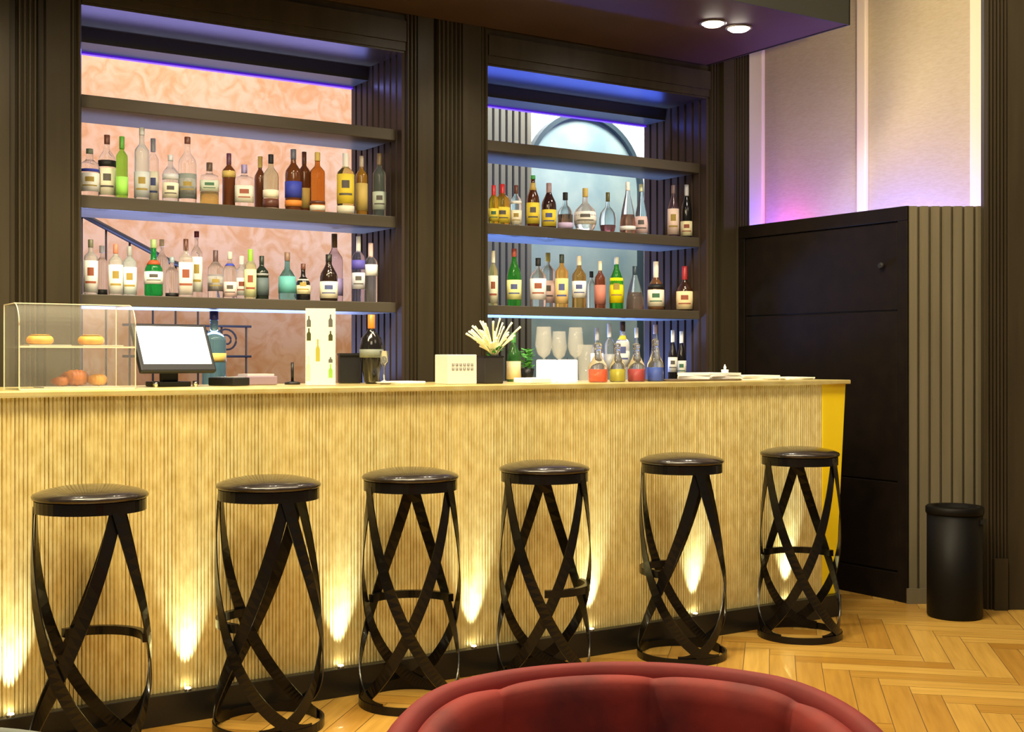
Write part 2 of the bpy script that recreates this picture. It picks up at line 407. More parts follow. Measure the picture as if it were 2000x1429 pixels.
# boards, facing the room at an angle
ang = math.atan2(p2[1]-p1[1], p2[0]-p1[0])
bd = thing('board_screen', 'olive-grey vertical board screen beside the black partition', 'screen', (p1[0], p1[1], 0), ang)
Wd = 0.385; nB = 7; wb = Wd / nB
for i in range(nB):
    a = i*wb
    prof = [(a+0.001, 0.012), (a+0.007, 0.0), (a+wb*0.72, 0.0), (a+wb*0.76, 0.014), (a+wb-0.004, 0.016), (a+wb-0.001, 0.02), (a+wb-0.001, 0.03), (a+0.001, 0.03)]
    MB().extrude(prof, 0.0, PZ-0.002).build('board', FLUTE, bd)
MB().box(-0.012, Wd, -0.008, 0.0, 0, 0.075).build('skirting', FLUTE, bd)
MB().box(0, Wd, 0.03, 0.05, 0, PZ-0.01).build('backing', GROOVE, bd)
# cream wall
XC = 5.42
struct('wall_right', MB().box(XC, XC+0.1, 3.3, 5.95, 0, ZT), CREAM)
def ywall(u, X):
    t, a, c = ratio(u); return X / a * c
for i, (u0, u1) in enumerate(((1455, 1488), (1672, 1690), (1893, 1940))):
    ya, yb = ywall(u1, XC-0.03), ywall(u0, XC-0.03)
    struct('trim_%d' % (14+i), MB().box(XC-0.03, XC, ya, yb, 0, ZT), CREAMT, bevel=0.008)
# cove lights hidden behind the partition
area('cove_light', (5.25, 5.50, 1.78), (5.36, 5.50, 2.5), 0.22, 3.6, (0.10, 0.10, 1.0), 0.08)
area('cove_light', (5.28, 5.27, 1.86), (5.38, 5.27, 2.2), 0.14, 0.9, (1.0, 0.08, 0.80), 0.05)
area('cove_light', (5.25, 4.95, 1.76), (5.36, 4.95, 2.5), 0.36, 2.0, (0.18, 0.14, 1.0), 0.08)
area('cove_light', (5.22, 4.45, 1.70), (5.34, 4.45, 2.6), 0.50, 8.0, (0.15, 0.13, 1.0), 0.10)
area('cove_light', (5.26, 4.08, 1.66), (5.36, 4.08, 2.6), 0.14, 2.0, (0.22, 0.18, 1.0), 0.08)
# right pillar: reeded edge and plain face
q = cam_pt(0.3777*5.98, 5.98)
def rot_prof(pts, o, a): 
    c, s = math.cos(a), math.sin(a)
    return [(o[0] + x*c - y*s, o[1] + x*s + y*c) for x, y in pts]
pts = [(0, 0.06), (0, 0.02)]
for i in range(6):
    a = 0.004 + i*0.017
    pts += [(a, 0.014), (a+0.004, 0.0), (a+0.010, 0.0), (a+0.014, 0.014)]
pts += [(0.112, 0.0), (0.9, 0.0), (0.9, 0.06)]
struct('trim_17', MB().extrude(rot_prof(pts, q, ang), 0, ZT), DARK)
struct('trim_18', MB().extrude(rot_prof([(0.035, -0.02), (0.10, -0.02), (0.10, 0.0), (0.035, 0.0)], q, ang), 0, 0.245), DARK)
# bin
bx, by = cam_pt(0.353*5.83, 5.83)
bn = thing('waste_bin', 'black cylindrical waste bin in front of the vertical boards', 'bin', (bx, by, 0))
nodes(mat('bin_black', (0.004, 0.0035, 0.003), 0.5))[2].inputs['Specular IOR Level'].default_value = 0.15
MB().lathe([(0.118, 0), (0.124, 0.01), (0.124, 0.48)], 40).build('body', mat('bin_black', (0.004, 0.0035, 0.003), 0.5), bn)
MB().lathe([(0.127, 0.478), (0.130, 0.484), (0.130, 0.508), (0.124, 0.514), (0.10, 0.512), (0.096, 0.495)], 40).build('lid', mat('bin_black', (0.004, 0.0035, 0.003), 0.5), bn)
MB().box(0.02, 0.06, -0.129, -0.12, 0.44, 0.46).build('handle', PLASTIC, bn)

# ------------------------------------------------------------------ ribbon stools
def ribbon(phi0, sgn, ztop, zbot, rt, rb, tot=150, p=2.1, wd=0.039, th=0.004, N=40):
    pts = []
    for i in range(N+1):
        a = i / N
        ph = R(phi0 + sgn*tot*a); z = zbot + (ztop - zbot) * (1-a)**p
        f = (ztop - z)/(ztop - zbot)
        r = rt + (rb-rt)*f + 0.006*math.sin(PI*f) + (0.003 if sgn > 0 else -0.002)
        pts.append((Vector((r*math.cos(ph), r*math.sin(ph), z)), Vector((math.cos(ph), math.sin(ph), 0))))
    rings = []
    for i, (c, nrm) in enumerate(pts):
        t = (pts[min(i+1, N)][0] - pts[max(i-1, 0)][0]).normalized()
        bb = t.cross(nrm).normalized()
        hw = wd/2
        rings.append([tuple(c + bb*hw + nrm*th/2), tuple(c - bb*hw + nrm*th/2), tuple(c - bb*hw - nrm*th/2), tuple(c + bb*hw - nrm*th/2)])
    return MB().loft(rings, smooth=False)
def band(r, z0, z1, th=0.004, a0=0, a1=360, n=48):
    full = (a1 - a0) >= 360
    rings = []
    for i in range(n if full else n+1):
        a = R(a0 + (a1-a0)*i/n); c, s = math.cos(a), math.sin(a)
        rings.append([(r*c, r*s, z0), ((r-th)*c, (r-th)*s, z0), ((r-th)*c, (r-th)*s, z1), (r*c, r*s, z1)])
    m = MB()
    if full: rings.append(rings[0]); m.loft(rings, cap0=False, cap1=False)
    else: m.loft(rings)
    for i in range(len(m.sm)): m.sm[i] = False
    return m
def make_stool():
    t = thing('bar_stool', '', 'stool')
    MB().lathe([(0.001, 0.776), (0.158, 0.776), (0.167, 0.781), (0.169, 0.788), (0.165, 0.794), (0.14, 0.804), (0.09, 0.814), (0.04, 0.818), (0.001, 0.819)], 48, caps=False).build('seat', LEATHER, t)
    band(0.162, 0.742, 0.776).build('seat_ring', BLACKM, t)
    for k in range(3):
        ribbon(120*k, 1, 0.755, 0.016, 0.157, 0.172).build('ribbon', BLACKM, t)
        ribbon(120*k, -1, 0.755, 0.016, 0.155, 0.170).build('ribbon', BLACKM, t)
    band(0.180, 0.0, 0.028, 0.007).build('base_ring', BLACKM, t)
    f = band(0.170, 0.335, 0.362, 0.020, -62, 62, 28).build('footrest', BLACKM, t)
    return t
def dup(o):
    r = o.copy(); COL.objects.link(r)
    for ch in o.children:
        c = ch.copy(); COL.objects.link(c); c.parent = r
    return r
proto = make_stool()
stools = [(1.006, 148, 'leftmost black stool, standing below the pastry case'), (1.575, -100, 'second black stool from the left, its footrest turned left'),
          (2.099, 178, 'third black stool from the left, below the black bottle'), (2.668, 62, 'fourth black stool, right of centre, partly behind the red chair'),
          (3.341, -95, 'fifth black stool, second from the yellow bar corner'), (4.009, 184, 'rightmost black stool, in front of the yellow bar corner')]
first = True
for x, al, lb in stools:
    o = proto if first else dup(proto); first = False
    y = 3.855
    o.location = (x, y, 0)
    o.rotation_euler = (0, 0, math.atan2(-y, -x) + R(al))
    o['label'] = 'ribbon-framed bar stool, ' + lb; o['group'] = 'black ribbon bar stools along the bar'
    if len(o['label'].split()) > 16: o['label'] = ' '.join(o['label'].split()[:16])

# ------------------------------------------------------------------ tub chairs
def velvet(name, c1, c2): return noise_mat(name, c1, c2, 9, 0.75, detail=8, bump=0.25, sheen=0.0)
def tub(label, lat, d, m1, m2, ang_back, R0=0.335, zr=0.75):
    x, y = cam_pt(lat, d)
    t = thing('tub_chair', label, 'chair', (x, y, 0), ang_back)
    # local: back of the chair towards +x
    N = 72; span = 128
    def rim(a):
        f = abs(a)/span
        return zr - 0.10 * max(0, f-0.35)**1.6 / 0.65**1.6
    rings = []
    for i in range(N+1):
        a = -span + 2*span*i/N; c, s = math.cos(R(a)), math.sin(R(a)); z = rim(a)
        sec = [(R0-0.05, 0.16), (R0-0.01, 0.4), (R0, z-0.03), (R0-0.004, z-0.012), (R0-0.013, z-0.003), (R0-0.024, z), (R0-0.034, z-0.005), (R0-0.040, z-0.02), (R0-0.05, 0.3), (R0-0.08, 0.18)]
        rings.append([(r*c, r*s, zz) for r, zz in sec])
    MB().loft(rings).build('shell', m1, t)
    rings = []
    seams = [-100, -57, -13, 35, 85]
    for i in range(181):
        a = -span + 2*span*i/180; c, s = math.cos(R(a)), math.sin(R(a)); z = rim(a) - 0.012
        dd = min(abs(a - q_) for q_ in seams + [-125, 125])
        puff = 0.015 * (1 - math.exp(-(dd/5.0)**1.0))
        zz0 = z - 0.008 + puff*0.5
        ro = R0 - 0.036; ri = ro - 0.028 - puff
        sec = [(ro, 0.36), (ro, zz0-0.012), (ro-0.006, zz0-0.002), ((ro+ri)/2, zz0+0.002), (ri+0.006, zz0-0.008), (ri, zz0-0.03), (ri-0.012, zz0-0.14), (ri-0.02, 0.50), (ri-0.01, 0.36)]
        rings.append([(r*c, r*s, q_) for r, q_ in sec])
    MB().loft(rings).build('back_padding', m2, t)
    MB().lathe([(0.20, 0.30), (0.24, 0.32), (0.248, 0.40), (0.235, 0.44), (0.18, 0.455), (0.001, 0.46)], 48).build('seat_cushion', m2, t)
    MB().lathe([(0.22, 0.17), (0.28, 0.18), (0.285, 0.29), (0.2, 0.30)], 48).build('seat_base', m1, t)
    for a in (45, 135, 225, 315):
        c, s = math.cos(R(a)), math.sin(R(a))
        MB().tube([(0.20*c, 0.20*s, 0.17), (0.235*c, 0.235*s, 0.0)], 0.016, 10, 0.010).build('leg', BLACKM, t)
    return t
fwd_ang = math.atan2(FY, FX)
RED1 = velvet('red_velvet', (0.15, 0.010, 0.011), (0.22, 0.016, 0.015)); RED2 = velvet('red_velvet_pad', (0.08, 0.006, 0.010), (0.25, 0.018, 0.012))
tub('red velvet tub chair with rounded back in the foreground', 0.163, 1.55, RED1, RED2, fwd_ang + R(4))
GR = velvet('grey_velvet', (0.14, 0.16, 0.14), (0.18, 0.20, 0.18))
tub('pale grey rounded chair back at the bottom left corner', -0.70, 1.225, GR, GR, fwd_ang)

# ------------------------------------------------------------------ bottles
def gmat(c, kind='g'):
    key = 'glass_%s_%.2f_%.2f_%.2f' % (kind, *c)
    if kind == 'g':  return mat(key, c, 0.03, 0, 0.95, 1.15)
    if kind == 'l':  return mat(key, c, 0.08, 0, 0.75, 1.25)
    if kind == 'o':  return mat(key, c, 0.10, 0, 0.25, 1.45)
def pmat(c, rough=0.45, metal=0.0): return mat('paint_%.2f_%.2f_%.2f_%.1f' % (*c, metal), c, rough, metal)
PRO = {
 'std':   [(0.90,0),(1,0.02),(1,0.60),(0.93,0.66),(0.62,0.72),(0.36,0.77),(0.31,0.82),(0.31,0.99)],
 'tall':  [(0.92,0),(1,0.02),(1,0.66),(0.95,0.70),(0.6,0.75),(0.38,0.78),(0.34,0.82),(0.34,0.99)],
 'sq':    [(0.92,0),(1,0.03),(1,0.64),(0.94,0.69),(0.5,0.73),(0.32,0.76),(0.30,0.99)],
 'wine':  [(0.93,0),(1,0.02),(1,0.52),(0.9,0.60),(0.6,0.70),(0.38,0.78),(0.33,0.84),(0.33,0.99)],
 'cone':  [(0.93,0),(1,0.03),(0.98,0.22),(0.78,0.45),(0.48,0.66),(0.30,0.78),(0.26,0.86),(0.26,0.99)],
 'round': [(0.55,0),(0.82,0.06),(1,0.22),(1,0.36),(0.86,0.50),(0.5,0.60),(0.26,0.66),(0.22,0.75),(0.22,0.99)],
 'squat': [(0.85,0),(1,0.05),(1,0.40),(0.93,0.50),(0.6,0.60),(0.34,0.66),(0.30,0.75),(0.30,0.99)],
}
CLEAR=(0.97,0.98,0.97); PALEB=(0.80,0.92,0.97); AMB=(0.55,0.22,0.04); DAMB=(0.16,0.05,0.015); GREEN=(0.06,0.42,0.10); LIME=(0.35,0.78,0.12)
BLK=(0.012,0.011,0.011); YEL=(0.88,0.68,0.06); GOLD=(0.62,0.45,0.12); CR=(0.88,0.82,0.62); WHT=(0.9,0.9,0.87); REDC=(0.62,0.03,0.03)
TEAL=(0.18,0.55,0.55); BLUE=(0.04,0.06,0.45); SILV=(0.6,0.62,0.66); BRN=(0.14,0.05,0.03); PINK=(0.85,0.62,0.58); GREY=(0.35,0.36,0.36); VIO=(0.35,0.28,0.55); ORG=(0.85,0.28,0.04)
ORD = ['first','second','third','fourth','fifth','sixth','seventh','eighth','ninth','tenth','eleventh','twelfth','thirteenth','fourteenth','fifteenth','sixteenth','seventeenth','eighteenth','nineteenth','twentieth']
def prof_r(prof, f):
    for (r0, z0), (r1, z1) in zip(prof, prof[1:]):
        if z0 <= f <= z1: return r0 + (r1-r0)*(f-z0)/max(1e-6, z1-z0)
    return prof[-1][0]
def bottle(label, group, x, y, z, H, Wd, kind, glass, gk, cap, capf, labels, liquid=None, lf=0.5, name='bottle', cat='bottle'):
    t = thing(name, label, cat, (x, y, z), math.atan2(-y, -x), group)
    pr = PRO[kind]; r0 = Wd/2; sq = 5 if kind == 'sq' else 0
    n = 20
    if sq: r0 *= 0.93
    prof = []
    for i, (r, f) in enumerate(pr): prof.append((r*r0, f*H))
    MB().lathe(prof, n, sq=sq).build('glass_body', gmat(glass, gk), t)
    if liquid:
        lp = [(r*r0*0.9, f*H + 0.004) for r, f in pr if f <= lf] + [(prof_r(pr, lf)*r0*0.9, lf*H)]
        MB().lathe(lp, n, sq=sq).build('liquid', gmat(liquid, 'l'), t)
    if cap:
        rc = prof_r(pr, 0.97)*r0*1.12
        rc = max(rc, 0.011)
        MB().lathe([(rc*0.96, H*capf), (rc, H*capf+0.003), (rc, H*1.0), (rc*0.9, H*1.003)], 14).build('cap', pmat(cap, 0.35), t)
    for j, (c, f0, f1) in enumerate(labels):
        rings = []
        for i in range(17):
            a = R(-88 + 176*i/16); ring = []
            ca, sa = math.cos(a), math.sin(a); kq = 1.0
            if sq: kq = 1/(abs(ca)**sq + abs(sa)**sq)**(1/sq)
            for f in (f0, (f0+f1)/2, f1):
                rr = (prof_r(pr, f)*r0 + 0.0009)*kq
                ring.append((rr*ca, rr*sa, f*H))
            rings.append(ring)
        b = MB(); m = len(rings[0]); vs = [p for r_ in rings for p in r_]
        b.add(vs, [(i*m+k_, i*m+k_+1, (i+1)*m+k_+1, (i+1)*m+k_) for i in range(16) for k_ in range(m-1)], True)
        lo = b.build('label', pmat(c, 0.6), t)
        if sum(c) > 1.6 and f1 - f0 > 0.2:
            dk = [(0.10,0.09,0.08), (0.30,0.08,0.04), (0.08,0.10,0.25), (0.35,0.25,0.05), (0.05,0.15,0.08)][int(H*9973) % 5]
            def patch(m_, a0, a1, g0, g1):
                rg = []
                for i in range(7):
                    a = R(a0 + (a1-a0)*i/6); ca, sa = math.cos(a), math.sin(a); kq = 1.0
                    if sq: kq = 1/(abs(ca)**sq + abs(sa)**sq)**(1/sq)
                    rg.append([((prof_r(pr, g)*r0 + 0.0019)*kq*ca, (prof_r(pr, g)*r0 + 0.0019)*kq*sa, g*H) for g in (g0, g1)])
                m_.add([p for q_ in rg for p in q_], [(2*i, 2*i+1, 2*i+3, 2*i+2) for i in range(6)], True)
            em = MB(); q = f1 - f0
            patch(em, -26, 26, f0+q*.52, f0+q*.78)
            ln = MB(); patch(ln, -46, 46, f0+q*.28, f0+q*.35); ln.build('printed_line', pmat(dk, 0.5), lo)
            em.build('emblem', pmat(dk, 0.5), lo)
        so = lo.modifiers.new('thick', 'SOLIDIFY'); so.thickness = 0.0006; so.offset = 1
    return t
def row(items, zb, side, shelf, Y0=5.43):
    placed = []
    for i, it in enumerate(items):
        look, u, vt, wpx, kind, glass, gk, cap, capf, labels = it[:10]
        opt = it[10] if len(it) > 10 else {}
        Y = Y0 + opt.get('dy', 0)
        Y = max(5.36, Y)
        while True:
            x, d = at(u, Y); r_ = wpx*d/F/2
            if all(math.hypot(x-a, Y-b_) > (r_+c_) + 0.002 for a, b_, c_ in placed) or Y > 5.63: break
            Y += 0.01
        placed.append((x, Y, r_))
        H = hz(vt, d) - zb
        bottle('%s, %s from left on %s shelf, %s niche' % (look, ORD[i], shelf, side), 'bottles on the %s bottle shelf of the %s niche' % (shelf, side),
               x, Y, zb, H, wpx*d/F, kind, glass, gk, cap, capf, labels, opt.get('liq'), opt.get('lf', 0.5))
G, O = 'g', 'o'
LU = [
 ('clear bottle with blue-striped label', 175, 291, 36, 'tall', CLEAR, G, (0.2,0.25,0.2), .90, [(WHT,.12,.5),(BLUE,.52,.58)]),
 ('white-labelled bottle with tall black cap', 209, 264, 32, 'std', CLEAR, G, BRN, .86, [(CR,.06,.48),(BLK,.50,.60)]),
 ('slim green bottle with green cap', 238, 267, 22, 'tall', LIME, G, (0.10,0.35,0.04), .80, [(LIME,.05,.35)], {'dy':-.05}),
 ('tall frosted clear bottle', 277, 250, 28, 'tall', (0.82,0.88,0.88), 'l', SILV, .90, [((0.62,0.66,0.66),.05,.4)]),
 ('slim clear bottle with grey-blue cap', 299, 271, 21, 'tall', CLEAR, G, (0.35,0.38,0.48), .80, [(CR,.05,.5)], {'dy':.09}),
 ('short clear bottle with grey shoulder label', 333, 303, 30, 'std', PALEB, G, SILV, .88, [(SILV,.48,.60),(CR,.1,.42)]),
 ('long-necked clear bottle with silver label', 366, 268, 34, 'std', CLEAR, G, BRN, .90, [((0.25,0.28,0.26),.08,.45),(WHT,.14,.38)]),
 ('square clear bottle half full of yellow spirit', 409, 318, 38, 'sq', CLEAR, G, (0.10,0.05,0.02), .80, [((0.55,0.60,0.50),.32,.58)], {'liq':(0.85,0.6,0.12),'lf':.32}),
 ('dark amber bottle with gold shoulders', 447, 300, 25, 'tall', DAMB, O, (0.10,0.03,0.06), .80, [(GOLD,.56,.68)], {'dy':.04}),
 ('squat square clear bottle with violet cap', 477, 322, 38, 'sq', CLEAR, G, VIO, .80, [((0.66,0.66,0.58),.1,.5)], {'dy':-.03}),
 ('dark-footed bottle behind cream-labelled one', 508, 306, 22, 'std', DAMB, O, GOLD, .8, [], {'dy':.12}),
 ('clear black-capped bottle with low cream label', 529, 302, 30, 'std', (0.65,0.68,0.5), G, BLK, .84, [(CR,.22,.36),(BRN,.04,.2)]),
 ('broad amber bottle with blue label', 573, 292, 32, 'std', DAMB, O, (0.12,0.12,0.16), .84, [(BLUE,.22,.48),(ORG,.08,.18)]),
 ('dark red-brown bottle with orange label', 594, 297, 24, 'tall', DAMB, O, BRN, .8, [(GOLD,.1,.42)], {'dy':.08}),
 ('amber bottle with tall tapering neck', 620, 298, 29, 'tall', AMB, G, GOLD, .86, [(BRN,.15,.2),(CR,.04,.13)]),
 ('bright yellow-labelled bottle with pale neck', 675, 300, 33, 'tall', (0.72,0.62,0.25), G, WHT, .76, [(YEL,.18,.66),(CR,.03,.15)]),
 ('slim dark amber bottle against reeded side', 706, 305, 23, 'tall', (0.35,0.17,0.02), O, (0.5,0.42,0.32), .82, [(GOLD,.1,.55)], {'dy':.02}),
 ('grey-green bottle with low white label', 741, 300, 26, 'tall', (0.30,0.36,0.34), 'l', (0.25,0.18,0.10), .82, [((0.6,0.7,0.6),.12,.40)]),
]
row(LU, 1.878, 'left', 'upper')
LL = [
 ('white bottle with dark cap', 177, 468, 26, 'tall', WHT, 'l', (0.2,0.2,0.12), .86, [(WHT,.05,.62)]),
 ('clear bottle with dark foot', 199, 480, 20, 'tall', CLEAR, G, SILV, .86, [(BLK,.02,.14)], {'dy':.1}),
 ('white bottle with salmon cap', 226, 477, 26, 'tall', (0.9,0.93,0.88), 'l', (0.72,0.22,0.13), .82, [(WHT,.04,.6)]),
 ('pale blue-white bottle with grey cap', 253, 481, 26, 'tall', (0.82,0.95,0.95), 'l', GREY, .80, [((0.85,0.95,0.92),.04,.58)]),
 ('green bottle with red seal and white label', 300, 468, 35, 'squat', (0.02,0.42,0.09), 'l', (0.35,0.5,0.2), .85, [(WHT,.22,.44),((0.4,0.08,0.02),.56,.64)]),
 ('clear bottle with tan stopper', 316, 468, 26, 'std', CLEAR, G, (0.72,0.55,0.35), .88, [], {'dy':.12}),
 ('clear tapering bottle with slate collar', 336, 502, 24, 'std', CLEAR, G, (0.35,0.45,0.48), .86, [(BLK,.02,.12)], {'dy':.05}),
 ('square white bottle with brown cap', 363, 467, 28, 'sq', (0.92,0.88,0.84), 'l', BRN, .80, [((0.92,0.85,0.8),.05,.6)]),
 ('tall slim clear bottle with dark red cap', 384, 452, 21, 'tall', CLEAR, G, (0.15,0.02,0.02), .91, [((0.85,0.88,0.78),.1,.62)], {'dy':.05}),
 ('clear bottle with large dark cap', 421, 489, 29, 'std', CLEAR, G, (0.12,0.07,0.07), .76, [((0.22,0.2,0.22),.15,.5),(WHT,.18,.46)]),
 ('white-labelled bottle with blue collar', 449, 492, 26, 'std', CLEAR, G, (0.6,0.6,0.5), .84, [(PINK,.04,.36),(BLUE,.70,.75)], {'dy':-.02}),
 ('white conical bottle', 472, 500, 24, 'std', (0.94,0.92,0.96), 'l', WHT, .80, [(WHT,.1,.5)], {'dy':.06}),
 ('slim bottle with bright green cap', 489, 487, 22, 'tall', (0.8,0.8,0.5), 'l', (0.28,0.62,0.03), .74, [((0.72,0.75,0.4),.05,.6)]),
 ('dark bottle with slate label', 511, 500, 27, 'std', (0.02,0.03,0.02), O, (0.02,0.03,0.02), .80, [((0.10,0.14,0.15),.1,.5),(GREY,.55,.6)]),
 ('broad teal bottle with brown stopper', 561, 493, 33, 'squat', (0.25,0.62,0.66), G, (0.25,0.15,0.10), .82, [((0.12,0.42,0.42),.15,.5)]),
 ('squat black bottle with round cream label', 592, 515, 28, 'squat', BLK, O, BRN, .84, [((0.88,0.82,0.55),.18,.58)], {'dy':-.03}),
 ('tall pale violet bottle behind squat black one', 653, 457, 33, 'std', (0.75,0.7,0.88), G, (0.15,0.08,0.02), .80, [(VIO,.1,.35)], {'dy':.1}),
 ('black bottle with square cream label', 642, 497, 34, 'wine', (0.03,0.015,0.01), O, (0.02,0.02,0.01), .84, [((0.88,0.84,0.66),.06,.42)], {'dy':-.03}),
 ('blue and silver bottle with white neck', 700, 462, 25, 'tall', (0.55,0.55,0.75), G, WHT, .76, [((0.12,0.1,0.5),.5,.64),((0.65,0.65,0.7),.2,.45)]),
 ('silvery bottle with pink neck', 724, 475, 26, 'tall', (0.9,0.9,0.88), G, PINK, .76, [(WHT,.45,.64)], {'dy':-.02}),
]
row(LL, 1.466, 'left', 'lower')
RU = [
 ('red-capped yellow bottle against the pilaster', 964, 362, 20, 'std', (0.6,0.4,0.03), 'l', REDC, .72, [(YEL,.1,.42)]),
 ('wide yellow-labelled bottle with red cap', 981, 360, 30, 'std', (0.55,0.35,0.05), 'l', REDC, .70, [(YEL,.08,.45)], {'dy':-.02}),
 ('pale clear bottle with brown cap', 1008, 362, 21, 'std', PALEB, G, BRN, .80, [(CR,.05,.4),(WHT,.55,.62)]),
 ('dark tan-necked bottle with yellow label', 1041, 343, 25, 'wine', (0.10,0.03,0.01), O, GREEN, .93, [(YEL,.08,.48),(GOLD,.72,.86)]),
 ('broad dark bottle with bright yellow label', 1072, 358, 29, 'wine', (0.05,0.02,0.02), O, (0.4,0.28,0.3), .78, [(YEL,.06,.42)]),
 ('clear bottle with black cap and brown liquor', 1104, 376, 30, 'squat', PALEB, G, BLK, .80, [((0.62,0.5,0.75),.05,.2)], {'liq':(0.55,0.22,0.10),'lf':.40}),
 ('round-bellied decanter with gold stopper', 1143, 368, 44, 'round', (0.95,0.95,0.95), 'l', GOLD, .80, [(WHT,.15,.45)], {'dy':-.02}),
 ('round clear bottle with gilt black stopper', 1187, 376, 33, 'round', PALEB, G, (0.10,0.09,0.02), .78, [], {'liq':(0.40,0.10,0.12),'lf':.20}),
 ('tall conical bottle with brown liquor', 1226, 356, 31, 'cone', CLEAR, G, WHT, .84, [(WHT,.08,.16)], {'liq':(0.45,0.18,0.10),'lf':.38}),
 ('clear bluish bottle with pink label', 1252, 360, 27, 'cone', PALEB, G, (0.75,0.8,0.5), .86, [(PINK,.05,.38)], {'dy':.04}),
 ('dark bottle with pale pink label', 1315, 362, 22, 'wine', (0.08,0.04,0.06), O, (0.2,0.14,0.14), .84, [((0.85,0.66,0.55),.06,.55)]),
 ('dark bottle with silver neck and cream label', 1341, 361, 23, 'wine', BLK, O, SILV, .78, [((0.86,0.80,0.48),.05,.32)]),
]
row(RU, 1.878, 'right', 'upper')
RL = [
 ('slim cream bottle against the pilaster', 963, 490, 18, 'std', (0.6,0.6,0.3), 'l', CR, .78, [((0.85,0.83,0.6),.05,.55)]),
 ('green bottle with red neck and cream label', 1004, 486, 28, 'wine', (0.05,0.35,0.05), 'l', (0.55,0.12,0.08), .86, [((0.85,0.85,0.35),.12,.46)]),
 ('clear white-labelled bottle with black cap', 1051, 504, 31, 'std', CLEAR, G, BLK, .84, [((0.9,0.85,0.85),.15,.58)]),
 ('clear bottle with yellow cap', 1070, 494, 26, 'tall', CLEAR, G, (0.62,0.5,0.1), .84, [(PINK,.1,.5)], {'dy':.12}),
 ('golden bottle with dark cap', 1097, 497, 25, 'tall', (0.85,0.52,0.15), 'l', (0.06,0.08,0.06), .84, [((0.9,0.62,0.25),.08,.55)]),
 ('amber bottle with white label and pale neck', 1131, 500, 27, 'std', (0.5,0.32,0.10), 'l', CR, .82, [(WHT,.2,.52)]),
 ('small clear bottle behind reddish one', 1155, 530, 18, 'std', CLEAR, G, BLK, .84, [], {'dy':.1}),
 ('slim reddish bottle with cream neck', 1172, 510, 21, 'std', (0.35,0.10,0.05), 'l', CR, .80, [((0.55,0.2,0.15),.1,.5)]),
 ('green bottle with vivid yellow label', 1204, 502, 27, 'wine', (0.05,0.40,0.05), 'l', (0.8,0.86,0.75), .86, [((0.92,0.78,0.0),.12,.60)]),
 ('conical clear bottle with brown liquor', 1240, 520, 34, 'cone', PALEB, G, (0.03,0.06,0.08), .80, [], {'liq':(0.3,0.13,0.07),'lf':.4}),
 ('cream-labelled bottle with white head', 1281, 511, 32, 'squat', (0.18,0.08,0.03), O, (0.88,0.82,0.66), .66, [((0.88,0.82,0.66),.08,.42),(BLK,.44,.54)]),
 ('dark bottle with red neck and cream label', 1337, 520, 32, 'squat', (0.05,0.02,0.01), O, (0.42,0.03,0.03), .70, [((0.88,0.72,0.40),.04,.44)]),
]
row(RL, 1.466, 'right', 'lower')
# on the back counters
BC = [
 ('clear bottle with silver cap behind the red carafe', 1166, 640, 24, 'std', CLEAR, G, SILV, .8, [(WHT,.3,.6)]),
 ('slim clear bottle behind the green carafe', 1190, 632, 22, 'tall', CLEAR, G, WHT, .8, [(GREY,.3,.55)]),
 ('bottle with yellow collar and white label behind carafes', 1216, 628, 28, 'tall', CLEAR, 'l', (0.1,0.05,0.03), .86, [(WHT,.35,.72),(YEL,.74,.80)]),
 ('clear crystal bottle behind the dark red carafe', 1243, 640, 24, 'cone', CLEAR, G, WHT, .84, []),
 ('clear cone-shaped bottle behind the blue carafe', 1280, 634, 30, 'cone', CLEAR, G, (0.55,0.4,0.35), .86, []),
 ('dark white-capped bottle, left of a pair near the reeds', 1314, 645, 18, 'wine', BLK, O, WHT, .80, [((0.7,0.7,0.62),.3,.55)]),
 ('dark white-capped bottle, right of a pair near the reeds', 1331, 647, 18, 'wine', BLK, O, WHT, .80, [((0.7,0.7,0.62),.25,.5)]),
]
for look, u, vt, wpx, kind, glass, gk, cap, capf, labels in BC:
    Y = 5.42; x, d = at(u, Y)
    bottle(look, 'bottles on the back counter', x, Y, 1.02, hz(vt, d)-1.02, wpx*d/F, kind, glass, gk, cap, capf, labels)
x, d = at(418, 5.42)
bottle('large teal bottle with amber emblem behind the register screen', None, x, 5.42, 1.02, hz(608, d)-1.02, 46*d/F, 'tall', (0.20,0.40,0.50), 'l', (0.06,0.05,0.25), .9, [(GOLD,.42,.52)])

# ------------------------------------------------------------------ things on the bar
ZB = 1.0985
# pastry case
ACR = mat('acrylic', (0.85, 0.83, 0.74), 0.06, 0, 0, 1.45, alpha=0.04)
cs = thing('pastry_case', 'clear acrylic two-tier pastry case at the left end of the bar', 'display case', (0.853, 4.11, ZB))
Wc, Dc, Hc, T = 0.365, 0.225, 0.275, 0.004
def side_prof():
    pts = [(0, 0)] ; r_ = 0.07
    for i in range(9):
        a = PI/2*i/8; pts.append((r_ - r_*math.cos(a), Hc - r_ + r_*math.sin(a)))
    pts += [(Dc, Hc), (Dc, 0)]; return pts
for x0 in (0, Wc-T):
    sp = side_prof()
    MB().loft([[(x0, y, z) for y, z in sp], [(x0+T, y, z) for y, z in sp]], smooth=False).build('side_panel', ACR, cs)
fr = side_prof()[:-2]; inner = [(y + T, z - (T if z > Hc-0.03 else 0)) for y, z in fr]
MB().loft([[(T, y, z) for y, z in fr + inner[::-1]], [(Wc-T, y, z) for y, z in fr + inner[::-1]]], smooth=False).build('curved_front', ACR, cs)
MB().box(T, Wc-T, 0.07, Dc, Hc-T, Hc).build('top_panel', ACR, cs)
MB().box(T, Wc-T, Dc-T, Dc, 0, Hc-T).build('rear_panel', ACR, cs)
